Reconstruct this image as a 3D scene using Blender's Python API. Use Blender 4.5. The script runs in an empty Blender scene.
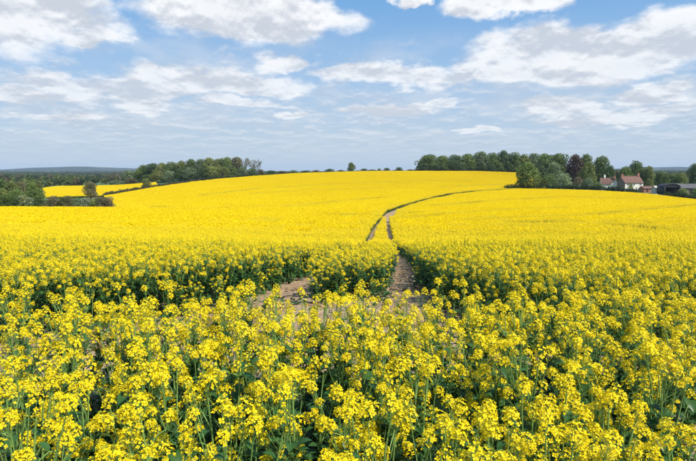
import bpy, math, random
import numpy as np
from mathutils import Vector, Matrix
random.seed(7); rng = np.random.default_rng(7)
R = math.radians
scene = bpy.context.scene
col = scene.collection

# ------------------------------------------------------------------ camera, sky, sun, exposure
F = 541.0; CX, CY = 348.0, 230.5; PITCH = math.atan(60.5/F); CAMZ = 2.2
cam_d = bpy.data.cameras.new("camera"); cam = bpy.data.objects.new("camera", cam_d); col.objects.link(cam)
cam_d.sensor_width = 36.0; cam_d.lens = 36.0*F/696.0; cam_d.clip_start = 0.05; cam_d.clip_end = 60000
cam.location = (0, 0, CAMZ); cam.rotation_euler = (math.pi/2-PITCH, 0, 0)
scene.camera = cam
SUN_AZ, SUN_EL = 122.0, 50.0
scene.view_settings.view_transform = 'Standard'; scene.view_settings.look = 'None'
scene.view_settings.exposure = 0.42; scene.view_settings.gamma = 1.0; scene.view_settings.use_curve_mapping = False
cy = scene.cycles
cy.max_bounces = 6; cy.diffuse_bounces = 2; cy.glossy_bounces = 2; cy.transmission_bounces = 3
cy.transparent_max_bounces = 4; cy.volume_bounces = 0
cy.use_denoising = True

def ray(px, py):
    u, v = px-CX, py-CY; c, s = math.cos(PITCH), math.sin(PITCH)
    return u/(F*c-v*s), (F*s+v*c)/(F*c-v*s)          # x per metre of depth, drop per metre of depth

world = bpy.data.worlds.new("World"); scene.world = world; world.use_nodes = True
class NT:
    def __init__(s, tree): s.t = tree
    def n(s, typ, props=None, **inp):
        nd = s.t.nodes.new(typ)
        for k, v in (props or {}).items(): setattr(nd, k, v)
        for k, v in inp.items():
            key = int(k[1:]) if k[0] == '_' else k.replace('_', ' ')
            s.put(nd.inputs[key], v)
        return nd
    def put(s, sock, v):
        if isinstance(v, bpy.types.NodeSocket): s.t.links.new(v, sock)
        else: sock.default_value = v
    def m(s, op, a, b=0.0, c=None, clamp=False):
        nd = s.t.nodes.new('ShaderNodeMath'); nd.operation = op; nd.use_clamp = clamp
        s.put(nd.inputs[0], a); s.put(nd.inputs[1], b)
        if c is not None: s.put(nd.inputs[2], c)
        return nd.outputs[0]
    def v(s, op, a, b=None, c=None):
        nd = s.t.nodes.new('ShaderNodeVectorMath'); nd.operation = op
        s.put(nd.inputs[0], a)
        if b is not None: s.put(nd.inputs[1], b)
        if c is not None: s.put(nd.inputs[2], c)
        return nd.outputs['Value'] if op in ('LENGTH', 'DOT_PRODUCT') else nd.outputs[0]
    def mix(s, f, a, b, blend='MIX'):
        nd = s.t.nodes.new('ShaderNodeMix'); nd.data_type = 'RGBA'; nd.blend_type = blend
        s.put(nd.inputs[0], f); s.put(nd.inputs[6], a); s.put(nd.inputs[7], b)
        return nd.outputs[2]
    def rng(s, x, a, b, c=0.0, d=1.0, smooth=True):
        nd = s.t.nodes.new('ShaderNodeMapRange'); nd.interpolation_type = 'SMOOTHSTEP' if smooth else 'LINEAR'
        s.put(nd.inputs[0], x)
        for i, q in enumerate((a, b, c, d)): s.put(nd.inputs[i+1], q)
        return nd.outputs[0]
    def noise(s, vec, scale, detail=4, rough=0.5, out=0):
        nd = s.t.nodes.new('ShaderNodeTexNoise'); s.put(nd.inputs['Vector'], vec)
        nd.inputs['Scale'].default_value = scale; nd.inputs['Detail'].default_value = detail
        nd.inputs['Roughness'].default_value = rough
        return nd.outputs[out]

def c4(*a): return (a[0], a[1], a[2], 1.0)

SKY_S = 0.085
def build_world():
    t = world.node_tree; t.nodes.clear(); w = NT(t)
    sky = w.n('ShaderNodeTexSky', dict(sky_type='NISHITA', sun_disc=False, sun_elevation=R(SUN_EL), sun_rotation=R(SUN_AZ), air_density=1.15, dust_density=0.6, ozone_density=1.6))
    tc = w.n('ShaderNodeTexCoord').outputs['Generated']
    sp = w.n('ShaderNodeSeparateXYZ', None, _0=tc)
    x, y, z = sp.outputs
    h = w.m('SQRT', w.m('ADD', w.m('MULTIPLY', x, x), w.m('MULTIPLY', y, y)))
    h = w.m('MAXIMUM', h, 0.001)
    el = w.m('ARCTAN2', z, h); az = w.m('ARCTAN2', x, y)
    elc = w.m('MAXIMUM', el, 0.0)
    lg = w.m('MULTIPLY', w.m('LOGARITHM', w.m('ADD', elc, 0.06), math.e), 0.55)
    C = w.n('ShaderNodeCombineXYZ', None, _0=w.m('DIVIDE', x, h), _1=w.m('DIVIDE', y, h), _2=lg).outputs[0]
    n_big = w.noise(C, 5.5, 8, 0.52)
    n_up = w.noise(w.v('ADD', C, (0.02, 0.0, 0.045)), 5.5, 9, 0.56)
    C2 = w.v('MULTIPLY', C, (1.0, 1.0, 1.0))
    n_low = w.noise(C2, 25.0, 8, 0.6)
    n_low_up = w.noise(w.v('ADD', C2, (0.0, 0.0, 0.016)), 25.0, 8, 0.6)
    # cumulus heaps: directions and sizes of the clouds that stand in this part of the sky
    warp = w.v('MULTIPLY', w.v('SUBTRACT', w.noise(C, 9.0, 6, 0.6, out=1), (0.5, 0.5, 0.5)), (0.16, 0.075, 0.0))
    V = w.v('ADD', w.n('ShaderNodeCombineXYZ', None, _0=az, _1=el, _2=0.0).outputs[0], warp)
    blobs = [(22, 12, 84, 38), (92, 36, 30, 16), (222, 4, 104, 34), (285, 20, 72, 26), (408, 3, 16, 8), (505, 2, 58, 14),
             (292, 63, 30, 12), (350, 73, 40, 13), (400, 74, 55, 12), (560, 52, 75, 26), (640, 48, 80, 26), (685, 38, 45, 24), (515, 70, 60, 12), (600, 68, 90, 14),
             (205, 80, 80, 14), (130, 88, 95, 13), (262, 84, 55, 12), (40, 98, 60, 8), (140, 104, 26, 7), (290, 117, 11, 6), (550, 107, 46, 9), (480, 128, 24, 4),
             (657, 93, 40, 9), (375, 113, 60, 7), (230, 104, 60, 6), (650, 110, 60, 8), (430, 106, 30, 6), (60, 118, 50, 6), (600, 122, 60, 6)]
    acc = None
    for (px, py, rx, ry) in blobs:
        tx, dr = ray(px, py); a = math.atan(tx); e = math.atan(-dr*math.cos(a))
        ia, ie = F/rx, F/ry
        d = w.v('LENGTH', w.v('MULTIPLY_ADD', V, (ia, ie, 0), (-a*ia, -e*ie, 0)))
        acc = d if acc is None else w.m('MINIMUM', acc, d)
    blob = w.m('SUBTRACT', 1.0, acc)                      # 1 in the heart of a heap, 0 on its rim
    blob = w.m('MAXIMUM', blob, -0.6)
    dens = w.m('ADD', w.m('MULTIPLY', blob, 1.15), w.m('MULTIPLY', w.m('SUBTRACT', n_big, 0.5), 1.9))
    cum = w.rng(dens, -0.06, 0.44)
    # other parts of the sky carry the same kind of scattered heaps
    front = w.rng(y, 0.35, 0.6)
    other = w.rng(w.m('ADD', n_big, w.m('MULTIPLY', w.m('SUBTRACT', n_low, 0.5), 0.3)), 0.55, 0.63)
    cum = w.m('ADD', w.m('MULTIPLY', cum, front), w.m('MULTIPLY', other, w.m('SUBTRACT', 1.0, front)))
    # flat, thin layer far off, closing up towards the horizon
    thr = w.rng(el, 0.05, 0.26, 0.43, 0.64, False)
    low = w.m('MULTIPLY', w.rng(w.m('SUBTRACT', n_low, thr), -0.06, 0.20), w.rng(el, 0.27, 0.17))
    low = w.m('MULTIPLY', low, w.rng(el, 0.0, 0.08, 0.10, 0.85))
    veil = w.rng(el, 0.0, 0.42, 0.86, 0.0, False)
    streak = w.noise(w.v('MULTIPLY', C, (1.0, 1.0, 3.5)), 3.2, 6, 0.6)
    veil = w.m('ADD', veil, w.m('MULTIPLY', w.m('SUBTRACT', streak, 0.5), 0.45), clamp=True)
    veil = w.m('MULTIPLY', veil, w.rng(el, 0.34, 0.1, 0.35, 1.0))
    lit = w.rng(w.m('ADD', w.m('MULTIPLY', w.m('SUBTRACT', n_big, n_up), 4.2), w.m('MULTIPLY', w.m('SUBTRACT', n_low, n_low_up), 1.6)), -0.42, 0.34)
    lit = w.m('MULTIPLY', lit, w.rng(dens, 1.35, 0.2, 0.78, 1.0))
    lit2 = w.rng(w.m('SUBTRACT', n_low, n_low_up), -0.06, 0.07)
    k = 1.0/SKY_S
    def sc(r, g, b): return c4(r*k*.81, g*k*.81, b*k*.81)
    blue = w.mix(0.75, sky.outputs[0], w.mix(w.rng(el, 0.0, 0.36), sc(.40, .585, .79), sc(.10, .36, .76)))
    c = w.mix(veil, blue, w.mix(w.rng(el, 0.0, 0.22), sc(.50, .60, .70), sc(.40, .56, .79)))
    bank = w.noise(C, 8.0, 7, 0.55); bank = w.m('MULTIPLY', w.rng(bank, .40, .66), w.m('MULTIPLY', w.rng(el, .02, .09, .2, 1.0), w.rng(el, .26, .17)))
    c = w.mix(w.m('MULTIPLY', bank, .5), c, w.mix(w.rng(w.m('SUBTRACT', n_big, n_up), -.06, .07), sc(.54, .60, .69), sc(.70, .745, .80)))
    c = w.mix(w.m('MULTIPLY', low, .62), c, w.mix(lit2, sc(.52, .585, .68), sc(.74, .78, .83)))
    c = w.mix(w.m('MULTIPLY', cum, w.rng(el, 0.04, 0.3, 0.62, 0.97)), c, w.mix(lit, sc(.59, .625, .69), sc(.95, .955, .965)))
    bg = w.n('ShaderNodeBackground', None, Color=c, Strength=SKY_S)
    t.links.new(bg.outputs[0], w.n('ShaderNodeOutputWorld').inputs[0])
    world.cycles.sampling_method = 'MANUAL'; world.cycles.sample_map_resolution = 512
build_world()

sd = bpy.data.lights.new("sun", 'SUN'); so = bpy.data.objects.new("sun", sd); col.objects.link(so)
sd.energy = 4.6; sd.angle = R(0.55); sd.color = (1.0, 0.955, 0.88)
sv = Vector((math.sin(R(SUN_AZ))*math.cos(R(SUN_EL)), math.cos(R(SUN_AZ))*math.cos(R(SUN_EL)), math.sin(R(SUN_EL))))
so.rotation_euler = sv.to_track_quat('Z', 'Y').to_euler()

# ------------------------------------------------------------------ mesh and object helpers
class MB:
    """collects polygons and links them as one mesh"""
    def __init__(s): s.v = []; s.f = []; s.m = []; s.n = 0
    def add(s, verts, faces, mat=0):
        verts = np.asarray(verts, dtype=np.float64).reshape(-1, 3)
        faces = np.asarray(faces, dtype=np.int64)
        s.v.append(verts); s.f.append(faces+s.n); s.m.append(np.full(len(faces), mat)); s.n += len(verts)
    def merge(s, o, M=None, mat=None):
        if not o.v: return
        for v, f, mm, off in zip(o.v, o.f, o.m, np.cumsum([0]+[len(a) for a in o.v[:-1]])):
            vv = v if M is None else v @ M[:3, :3].T + M[:3, 3]
            s.v.append(vv); s.f.append(f-off+s.n); s.m.append(mm if mat is None else np.full(len(mm), mat)); s.n += len(v)
    def quads(s, P, mat=0):                               # P: (n,4,3)
        n = len(P); s.add(P.reshape(-1, 3), np.arange(n*4).reshape(n, 4), mat)
    def tube(s, pts, rad, sides=5, mat=0, cap=True):
        pts = np.asarray(pts, float); n = len(pts); V = []
        for i in range(n):
            d = pts[min(i+1, n-1)]-pts[max(i-1, 0)]; d /= np.linalg.norm(d)+1e-9
            a = np.cross(d, (0, 1, 0) if abs(d[1]) < .8 else (1, 0, 0)); a /= np.linalg.norm(a); b = np.cross(d, a)
            for k in range(sides):
                q = 2*math.pi*k/sides; V.append(pts[i]+rad[i]*(math.cos(q)*a+math.sin(q)*b))
        Fc = [[i*sides+k, i*sides+(k+1) % sides, (i+1)*sides+(k+1) % sides, (i+1)*sides+k] for i in range(n-1) for k in range(sides)]
        s.add(V, Fc, mat)
    def box(s, lo, hi, mat=0):
        x0, y0, z0 = lo; x1, y1, z1 = hi
        s.add([(x0,y0,z0),(x1,y0,z0),(x1,y1,z0),(x0,y1,z0),(x0,y0,z1),(x1,y0,z1),(x1,y1,z1),(x0,y1,z1)],
              [(0,3,2,1),(4,5,6,7),(0,1,5,4),(1,2,6,5),(2,3,7,6),(3,0,4,7)], mat)
    def mesh(s, name, mats):
        me = bpy.data.meshes.new(name)
        V = np.concatenate(s.v) if s.v else np.zeros((0, 3))
        sizes = np.concatenate([np.full(len(f), f.shape[1]) for f in s.f])
        loops = np.concatenate([f.reshape(-1) for f in s.f]); starts = np.concatenate([[0], np.cumsum(sizes)[:-1]])
        me.vertices.add(len(V)); me.vertices.foreach_set('co', V.astype(np.float32).ravel())
        me.loops.add(len(loops)); me.loops.foreach_set('vertex_index', loops.astype(np.int32))
        me.polygons.add(len(sizes)); me.polygons.foreach_set('loop_start', starts.astype(np.int32))
        me.polygons.foreach_set('loop_total', sizes.astype(np.int32))
        me.polygons.foreach_set('material_index', np.concatenate(s.m).astype(np.int32))
        for mt in mats: me.materials.append(mt)
        me.update(calc_edges=True); me.validate()
        return me

def link(name, data, parent=None, loc=(0, 0, 0), rz=0.0, kind=None, scale=None, rot=None):
    o = bpy.data.objects.new(name, data); col.objects.link(o); o.location = loc
    o.rotation_euler = rot if rot is not None else (0, 0, rz)
    if scale is not None: o.scale = scale
    if parent is not None: o.parent = parent
    if kind: o['kind'] = kind
    return o
def tag(o, label, cat, group=None):
    o['label'] = label; o['category'] = cat
    if group: o['group'] = group
    return o
def smooth(me):
    me.polygons.foreach_set('use_smooth', [True]*len(me.polygons)); return me

# ------------------------------------------------------------------ terrain
PXC = np.array([-420., -120, 0, 115, 200, 300, 390, 450, 510, 600, 696, 900, 1300])
CROP_H = 1.1
def col_tab():
    rows = {25: [238, 238, 239, 240, 241.5, 242, 242, 242, 242, 242, 242, 242, 242],
            57: [224, 224, 224, 226, 229, 233, 235, 234, 232.5, 230.5, 228, 226, 226],
            100: [212, 212, 212.5, 214, 214, 215, 214.5, 214, 213.5, 213.5, 214, 214, 214],
            135: [206.5, 206.5, 206.5, 207.5, 206.5, 207, 206.5, 206, 205.5, 206, 208, 209, 209],
            180: [203, 203, 203, 202, 199.5, 198.5, 198, 197.5, 197.5, 199, 202, 205, 205],
            240: [199.5, 199.5, 198.5, 195, 190, 189, 188.5, 188.5, 189.5, 191, 196, 202, 202],
            300: [194, 194, 193, 189.5, 184.5, 181.5, 180.5, 181, 183, 188, 192, 199, 199],
            360: [190, 190, 189, 186.5, 180, 175.8, 174.2, 174.5, 177, 186, 189.5, 196, 196],
            420: [187, 187, 186, 184, 176.5, 172.3, 170.7, 170.7, 172, 182, 186.5, 193, 193],
            520: [184, 184, 183, 181, 175, 172.0, 170.7, 170.7, 172, 179, 183.5, 190, 190],
            800: [180.5, 180.5, 180, 180, 178, 176, 176, 176, 176, 179, 180, 184, 184],
            1500: [177]*13, 3000: [173.5]*13, 6000: [171.6]*13, 9500: [171.0]*13}
    near = {0: 0.0, 5: -.15, 8: -.36, 11.8: -.65, 17: -1.2}
    Y = sorted(list(near)+list(rows)); Z = np.zeros((len(Y), len(PXC)))
    for i, yy in enumerate(Y):
        if yy in near: Z[i] = near[yy]
        else: Z[i] = [CAMZ-yy*ray(348, p)[1]-CROP_H for p in rows[yy]]
    return np.array(Y, float), Z
def pchip(x, y, xn):
    h = np.diff(x); d = np.diff(y, axis=0)/h[:, None]; m = np.zeros_like(y); m[0] = d[0]; m[-1] = d[-1]
    for i in range(1, len(x)-1):
        w1, w2 = 2*h[i]+h[i-1], h[i]+2*h[i-1]; ok = d[i-1]*d[i] > 0
        with np.errstate(divide='ignore', invalid='ignore'):
            mm = (w1+w2)/(w1/d[i-1]+w2/d[i])
        m[i] = np.where(ok, mm, 0)
    k = np.clip(np.searchsorted(x, xn, side='right')-1, 0, len(x)-2); t = ((xn-x[k])/h[k])[:, None]; H = h[k][:, None]
    return (2*t**3-3*t**2+1)*y[k]+(t**3-2*t**2+t)*H*m[k]+(-2*t**3+3*t**2)*y[k+1]+(t**3-t**2)*H*m[k+1]
TY, TZ = col_tab()
GY = np.concatenate([[0], np.geomspace(1, 9500, 700)]); LGY = np.log(GY+3)
GP = np.linspace(-420, 1300, 345)
GZ = pchip(PXC, pchip(TY, TZ, GY).T, GP).T               # rows: depth, columns: bearing
def terrain(x, y):
    x = np.asarray(x, float); y = np.asarray(y, float)
    r = np.hypot(x, y)+1e-6; a = np.arctan2(x, y); am = math.atan(1.3)
    ac = np.clip(a, -am, am); Y = r*np.cos(ac); p = CX+537.0*np.tan(ac)
    fi = np.interp(np.log(np.clip(Y, 0, 9499)+3), LGY, np.arange(len(GY))); fj = np.clip((p-GP[0])/(GP[1]-GP[0]), 0, len(GP)-1.001)
    i = np.clip(fi.astype(int), 0, len(GY)-2); j = fj.astype(int); u = fi-i; v = fj-j
    z = (GZ[i, j]*(1-u)+GZ[i+1, j]*u)*(1-v)+(GZ[i, j+1]*(1-u)+GZ[i+1, j+1]*u)*v
    return z
def tz(x, y): return float(terrain(np.array([x]), np.array([y]))[0])
def hit(px, py, h=CROP_H, y0=9.0, far=900):
    """where the sight line through a bearing and a dip meets the crop surface"""
    t, d = ray(px, py); Y = np.geomspace(y0, far, 4000); f = (CAMZ-d*Y)-(terrain(t*Y, Y)+h)
    k = np.where(f <= 0)[0]; k = k[0] if len(k) else np.argmin(f)
    return (t*Y[k], Y[k])
def at(px, Y): return ((px-CX)/537.0*Y, Y)

# ------------------------------------------------------------------ materials
def mat(name):
    m = bpy.data.materials.new(name); m.use_nodes = True; m.node_tree.nodes.clear(); return m, NT(m.node_tree)
def finish(w, sh): w.t.links.new(sh, w.n('ShaderNodeOutputMaterial').inputs[0])
def simple(name, rgb, rough=0.8, var=0.15, scale=3.0, bump=0.0, metallic=0.0):
    m, w = mat(name); tc = w.n('ShaderNodeTexCoord').outputs['Object']
    n = w.noise(tc, scale, 6, 0.6)
    c = w.mix(w.rng(n, 0.3, 0.7), c4(*[q*(1-var) for q in rgb]), c4(*[min(1, q*(1+var)) for q in rgb]))
    p = w.n('ShaderNodeBsdfPrincipled', None, Base_Color=c, Roughness=rough, Metallic=metallic)
    if bump: p.inputs['Normal'].default_value; w.put(p.inputs['Normal'], w.n('ShaderNodeBump', None, Height=n, Strength=bump).outputs[0])
    finish(w, p.outputs[0]); return m
def leafy(name, rgb, rgb2, trans=0.3, rough=0.5, use_obj=False, scale=9.0, spec=0.3):
    """thin blades: a reflecting and a let-through share, hue varied from leaf clump to leaf clump and from plant to plant"""
    m, w = mat(name)
    geo = w.n('ShaderNodeNewGeometry'); oi = w.n('ShaderNodeObjectInfo')
    n = w.noise(geo.outputs['Position'], scale, 3, 0.6)
    f = w.m('ADD', w.m('MULTIPLY', w.m('SUBTRACT', n, 0.5), 1.6), w.m('ADD', w.m('MULTIPLY', oi.outputs['Random'], 0.4), w.m('MULTIPLY', geo.outputs['Random Per Island'], 0.35)), clamp=True)
    c = w.mix(f, c4(*rgb), c4(*rgb2))
    if use_obj:
        c = w.mix(1.0, c, oi.outputs['Color'], 'MULTIPLY')
    d = w.n('ShaderNodeBsdfPrincipled', None, Base_Color=c, Roughness=rough)
    d.inputs['Specular IOR Level'].default_value = spec
    tr = w.n('ShaderNodeBsdfTranslucent', None, Color=c)
    finish(w, w.n('ShaderNodeMixShader', None, _0=trans, _1=d.outputs[0], _2=tr.outputs[0]).outputs[0]); return m

M_PETAL = leafy("yellow_petal", (.90, .665, .005), (.95, .74, .010), 0.27, 0.6, scale=2.0, spec=0.2)
M_CANOPY = leafy("yellow_bloom", (.92, .685, .002), (.96, .755, .004), 0.26, 0.65, scale=0.05, spec=0.15)
M_BUD = leafy("green_bud", (.38, .42, .03), (.52, .50, .04), 0.2, 0.5)
M_STEM = leafy("rape_stem", (.15, .27, .06), (.28, .42, .11), 0.15, 0.45)
M_LEAF = leafy("rape_leaf", (.024, .080, .020), (.062, .145, .030), 0.2, 0.42)
M_TREE = leafy("tree_leaf", (.62, .68, .55), (1.25, 1.2, 1.15), 0.25, 0.6, use_obj=True, scale=0.35)
M_BARK = simple("bark", (.10, .085, .065), 0.95, 0.3, 4, 0.4)
M_TWIG = simple("twig", (.19, .165, .13), 0.95, 0.2, 2)
M_HAW = leafy("hawthorn_blossom", (.55, .56, .48), (.78, .78, .72), 0.2, 0.7)

def mat_soil():
    m, w = mat("dry_soil"); g = w.n('ShaderNodeNewGeometry').outputs['Position']
    a = w.noise(g, 1.3, 6, 0.6); b = w.noise(g, 9.0, 8, 0.7); cr = w.noise(g, 45.0, 6, 0.7)
    c = w.mix(w.rng(a, .35, .65), c4(.31, .195, .10), c4(.44, .305, .175))
    c = w.mix(w.rng(b, .45, .75), c, c4(.24, .155, .10))
    c = w.mix(w.rng(cr, .6, .75), c, c4(.48, .35, .22))
    vo = w.n('ShaderNodeTexVoronoi', dict(feature='DISTANCE_TO_EDGE'), Vector=g, Scale=19.0)
    crack = w.rng(vo.outputs[0], 0.0, 0.05)
    c = w.mix(crack, w.mix(0.5, c, c4(.20, .13, .085)), c)
    hgt = w.m('ADD', w.m('MULTIPLY', b, 0.6), w.m('ADD', w.m('MULTIPLY', cr, 0.3), w.m('MULTIPLY', crack, .25)))
    p = w.n('ShaderNodeBsdfPrincipled', None, Base_Color=c, Roughness=0.95, Normal=w.n('ShaderNodeBump', None, Height=hgt, Strength=0.7, Distance=0.03).outputs[0])
    finish(w, p.outputs[0]); return m
def mat_grass():
    m, w = mat("meadow"); g = w.n('ShaderNodeNewGeometry').outputs['Position']
    vo = w.n('ShaderNodeTexVoronoi', None, Vector=w.v('MULTIPLY', g, (1, .6, 0)), Scale=0.004)
    rnd = w.n('ShaderNodeSeparateColor', None, _0=vo.outputs['Color'])
    c = w.mix(w.rng(rnd.outputs[0], .2, .7), c4(.05, .10, .03), c4(.14, .21, .07))
    c = w.mix(w.rng(rnd.outputs[1], .78, .82), c, c4(.34, .33, .17))
    c = w.mix(w.rng(w.noise(g, .08, 6, .6), .3, .7), c, w.mix(0.5, c, c4(.04, .09, .02)))
    c = w.mix(w.rng(w.noise(g, 2.0, 6, .6), .4, .7), c, w.mix(0.4, c, c4(.10, .13, .04)))
    p = w.n('ShaderNodeBsdfPrincipled', None, Base_Color=c, Roughness=0.95)
    finish(w, p.outputs[0]); return m
M_SOIL, M_GRASS = mat_soil(), mat_grass()

# ------------------------------------------------------------------ fields: outlines, paths and tramlines
def seg_dist(P, L):
    """distance of points (n,2) to a polyline"""
    best = np.full(len(P), 1e9)
    for a, b in zip(L[:-1], L[1:]):
        a = np.array(a); b = np.array(b); ab = b-a; t = np.clip(((P-a)@ab)/(ab@ab), 0, 1)
        best = np.minimum(best, np.hypot(*(P-a-t[:, None]*ab).T))
    return best
def inside(P, poly):
    x, y = P[:, 0], P[:, 1]; r = np.zeros(len(P), bool); n = len(poly)
    for i in range(n):
        x0, y0 = poly[i]; x1, y1 = poly[(i+1) % n]
        c = ((y0 > y) != (y1 > y)) & (x < (x1-x0)*(y-y0)/(y1-y0+1e-12)+x0); r ^= c
    return r

# edges of the hill field and of the field below the cottages
E_HEDGE2 = [hit(104, 195.5, y0=150), hit(125, 192, y0=150), hit(150, 187.6, y0=150), hit(175, 184.0, y0=150), hit(200, 180.6, y0=150)]
E_RIDGE = [at(230, 368), at(262, 382), at(300, 398), at(360, 408), at(420, 410), at(480, 412), at(545, 408)]
E_HEDGE3 = [hit(506, 188.3, y0=150), hit(540, 188.6, y0=150), hit(580, 189.6, y0=150), hit(610, 191, y0=150), hit(640, 193, y0=150), hit(668, 196, y0=150), hit(700, 199.5, y0=130), at(790, 165), at(900, 135)]
HEDGE1 = [at(-260, 128), at(-100, 131), at(0, 134), at(60, 136), at(115, 138)]
MAIN = [at(-260, 57), at(-260, 127)]+HEDGE1[1:]+[at(113, 170)]+E_HEDGE2+E_RIDGE+[at(545, E_HEDGE3[0][1]+6)]+[(E_HEDGE3[0][0]+2, E_HEDGE3[0][1]-1)]+[(a, b-2.0) for a, b in E_HEDGE3[1:]]+[at(950, 57)]
FIELD2 = [hit(36, 197, y0=150)]+[(a-1, b+5) for a, b in E_HEDGE2[:3]]+[at(160, 330), at(158, 388), at(150, 392), at(105, 398), at(60, 402), at(38, 350)]

TR = [(.95, 9.5), (1.12, 11.8), (1.86, 17), (2.52, 25), (3.75, 45), (5.3, 70), (7.1, 98)]
TLEFT = [(-1.6, 9.5), (-1.42, 11.8), (-1.1, 14.5), (-.55, 17), (.3, 25), (1.55, 45), (3.3, 70), (5.6, 92), (7.1, 98)]
TURN = [(7.1, 98)]+[hit(p, q, y0=97) for p, q in ((392, 209), (402, 205.5), (420, 200.2), (436, 196.4), (452, 193.3), (475, 190.8), (498, 189.4), (512, 188.6))]
GAPS = [(TR[:4], .38), (TR[3:], .38), (TLEFT[:5], .60), (TLEFT[4:], .42), (TURN, 1.25), (TURN[4:], 1.9)]
for pts, wd in (([(326, 213.5), (350, 214.2), (384, 214.8)], 1.7), ([(300, 205), (340, 200.5), (384, 197)], 1.1), ([(404, 212.6), (420, 211.6)], 2.0), 
                ([(470, 219), (500, 217.6), (560, 216), (600, 213.5), (640, 209.5), (696, 204)], .8), ([(515, 222.0), (552, 221.0)], 1.9), ([(618, 224.4), (634, 224.9)], 1.5),
                ([(640, 226), (655, 228.5), (664, 230.5)], 1.1), ([(684, 224.5), (700, 224.9)], 1.5), ([(180, 209), (230, 206.5), (290, 206.0)], 1.0), ([(152, 206.3), (167, 206.6)], 2.2),
                ([(126, 205.4), (134, 205.2)], 1.2), ([(430, 205.5), (500, 200), (560, 196.5), (640, 199)], 1.0), ([(200, 195), (260, 188), (330, 184), (400, 181.5), (470, 180.5)], 1.2),
                ([(440, 187), (490, 184.8), (520, 184)], .8), ([(395, 217.5), (450, 213), (510, 209), (560, 207.5)], 1.0), ([(250, 193), (310, 190), (380, 188)], 1.1)):
    GAPS.append(([hit(p, q, y0=57) for p, q in pts], wd))

def near_line(x): return np.where(x < .63, 5.80+.12*(x-.63), 5.80+.12*(x-.63))
def far_line(x):
    return np.interp(x, [-30, -5.5, -3.4, -1.9, -1.6, .95, 1.35, 1.75, 1.95, 2.3, 3.2, 6, 30], [-6, 8.0, 9.9, 11.3, 11.6, 12.0, 15.5, 13.6, 10.2, 8.2, 7.3, 7.9, 12])
def tram_ok(P, grow=0.0):
    ok = np.ones(len(P), bool)
    for L, wd in GAPS:
        A = np.array(L); m = wd+grow+.5
        box = (P[:, 0] > A[:, 0].min()-m) & (P[:, 0] < A[:, 0].max()+m) & (P[:, 1] > A[:, 1].min()-m) & (P[:, 1] < A[:, 1].max()+m)
        i = np.where(box)[0]
        if len(i): ok[i] &= seg_dist(P[i], L) > wd+grow
    return ok
def is_crop(P):
    return (inside(P, MAIN) | inside(P, FIELD2) | ((P[:, 1] > far_line(P[:, 0])) & (P[:, 1] <= 57.5)))

def low_noise(x, y, s, seed=0.0):
    return (np.sin(x*s+1.3*np.sin(y*s*.7+seed)+seed)+np.sin(y*s*1.3+1.7*np.sin(x*s*.6+2+seed))+np.sin((x+y)*s*.47+seed*2))/3

# ground: one sheet out to the horizon
def build_ground():
    rad = np.concatenate([[.01], np.arange(.3, 22, .22), np.geomspace(22, 9400, 130)])
    na = 540; ang = np.linspace(-math.pi, math.pi, na+1)[:-1]
    A, Rr = np.meshgrid(ang, rad); X, Y = Rr*np.sin(A), Rr*np.cos(A)
    Z = terrain(X, Y)
    f = np.clip((26-Rr)/8, 0, 1)
    Z = Z+f*(.018*low_noise(X, Y, 5.1)+.010*low_noise(X, Y, 14.0, 3)+rng.normal(0, .006, Z.shape))
    V = np.stack([X, Y, Z], -1).reshape(-1, 3); nr = len(rad)
    I, J = np.meshgrid(np.arange(nr-1), np.arange(na), indexing='ij'); J2 = (J+1) % na
    Fq = np.stack([I*na+J, I*na+J2, (I+1)*na+J2, (I+1)*na+J], -1).reshape(-1, 4)[:, ::-1]
    C = V[Fq].mean(1)[:, :2]
    soil = is_crop(C) | (C[:, 1] < 57) & (np.hypot(*C.T) < 60) | (seg_dist(C, TURN) < 4)
    b = MB(); b.add(V, Fq[soil], 1); b.f[-1] = Fq[soil]; b.f.append(Fq[~soil]); b.m.append(np.zeros((~soil).sum()))
    me = smooth(b.mesh("ground", [M_GRASS, M_SOIL])); o = link("ground", me); o['kind'] = 'structure'
build_ground()

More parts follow.
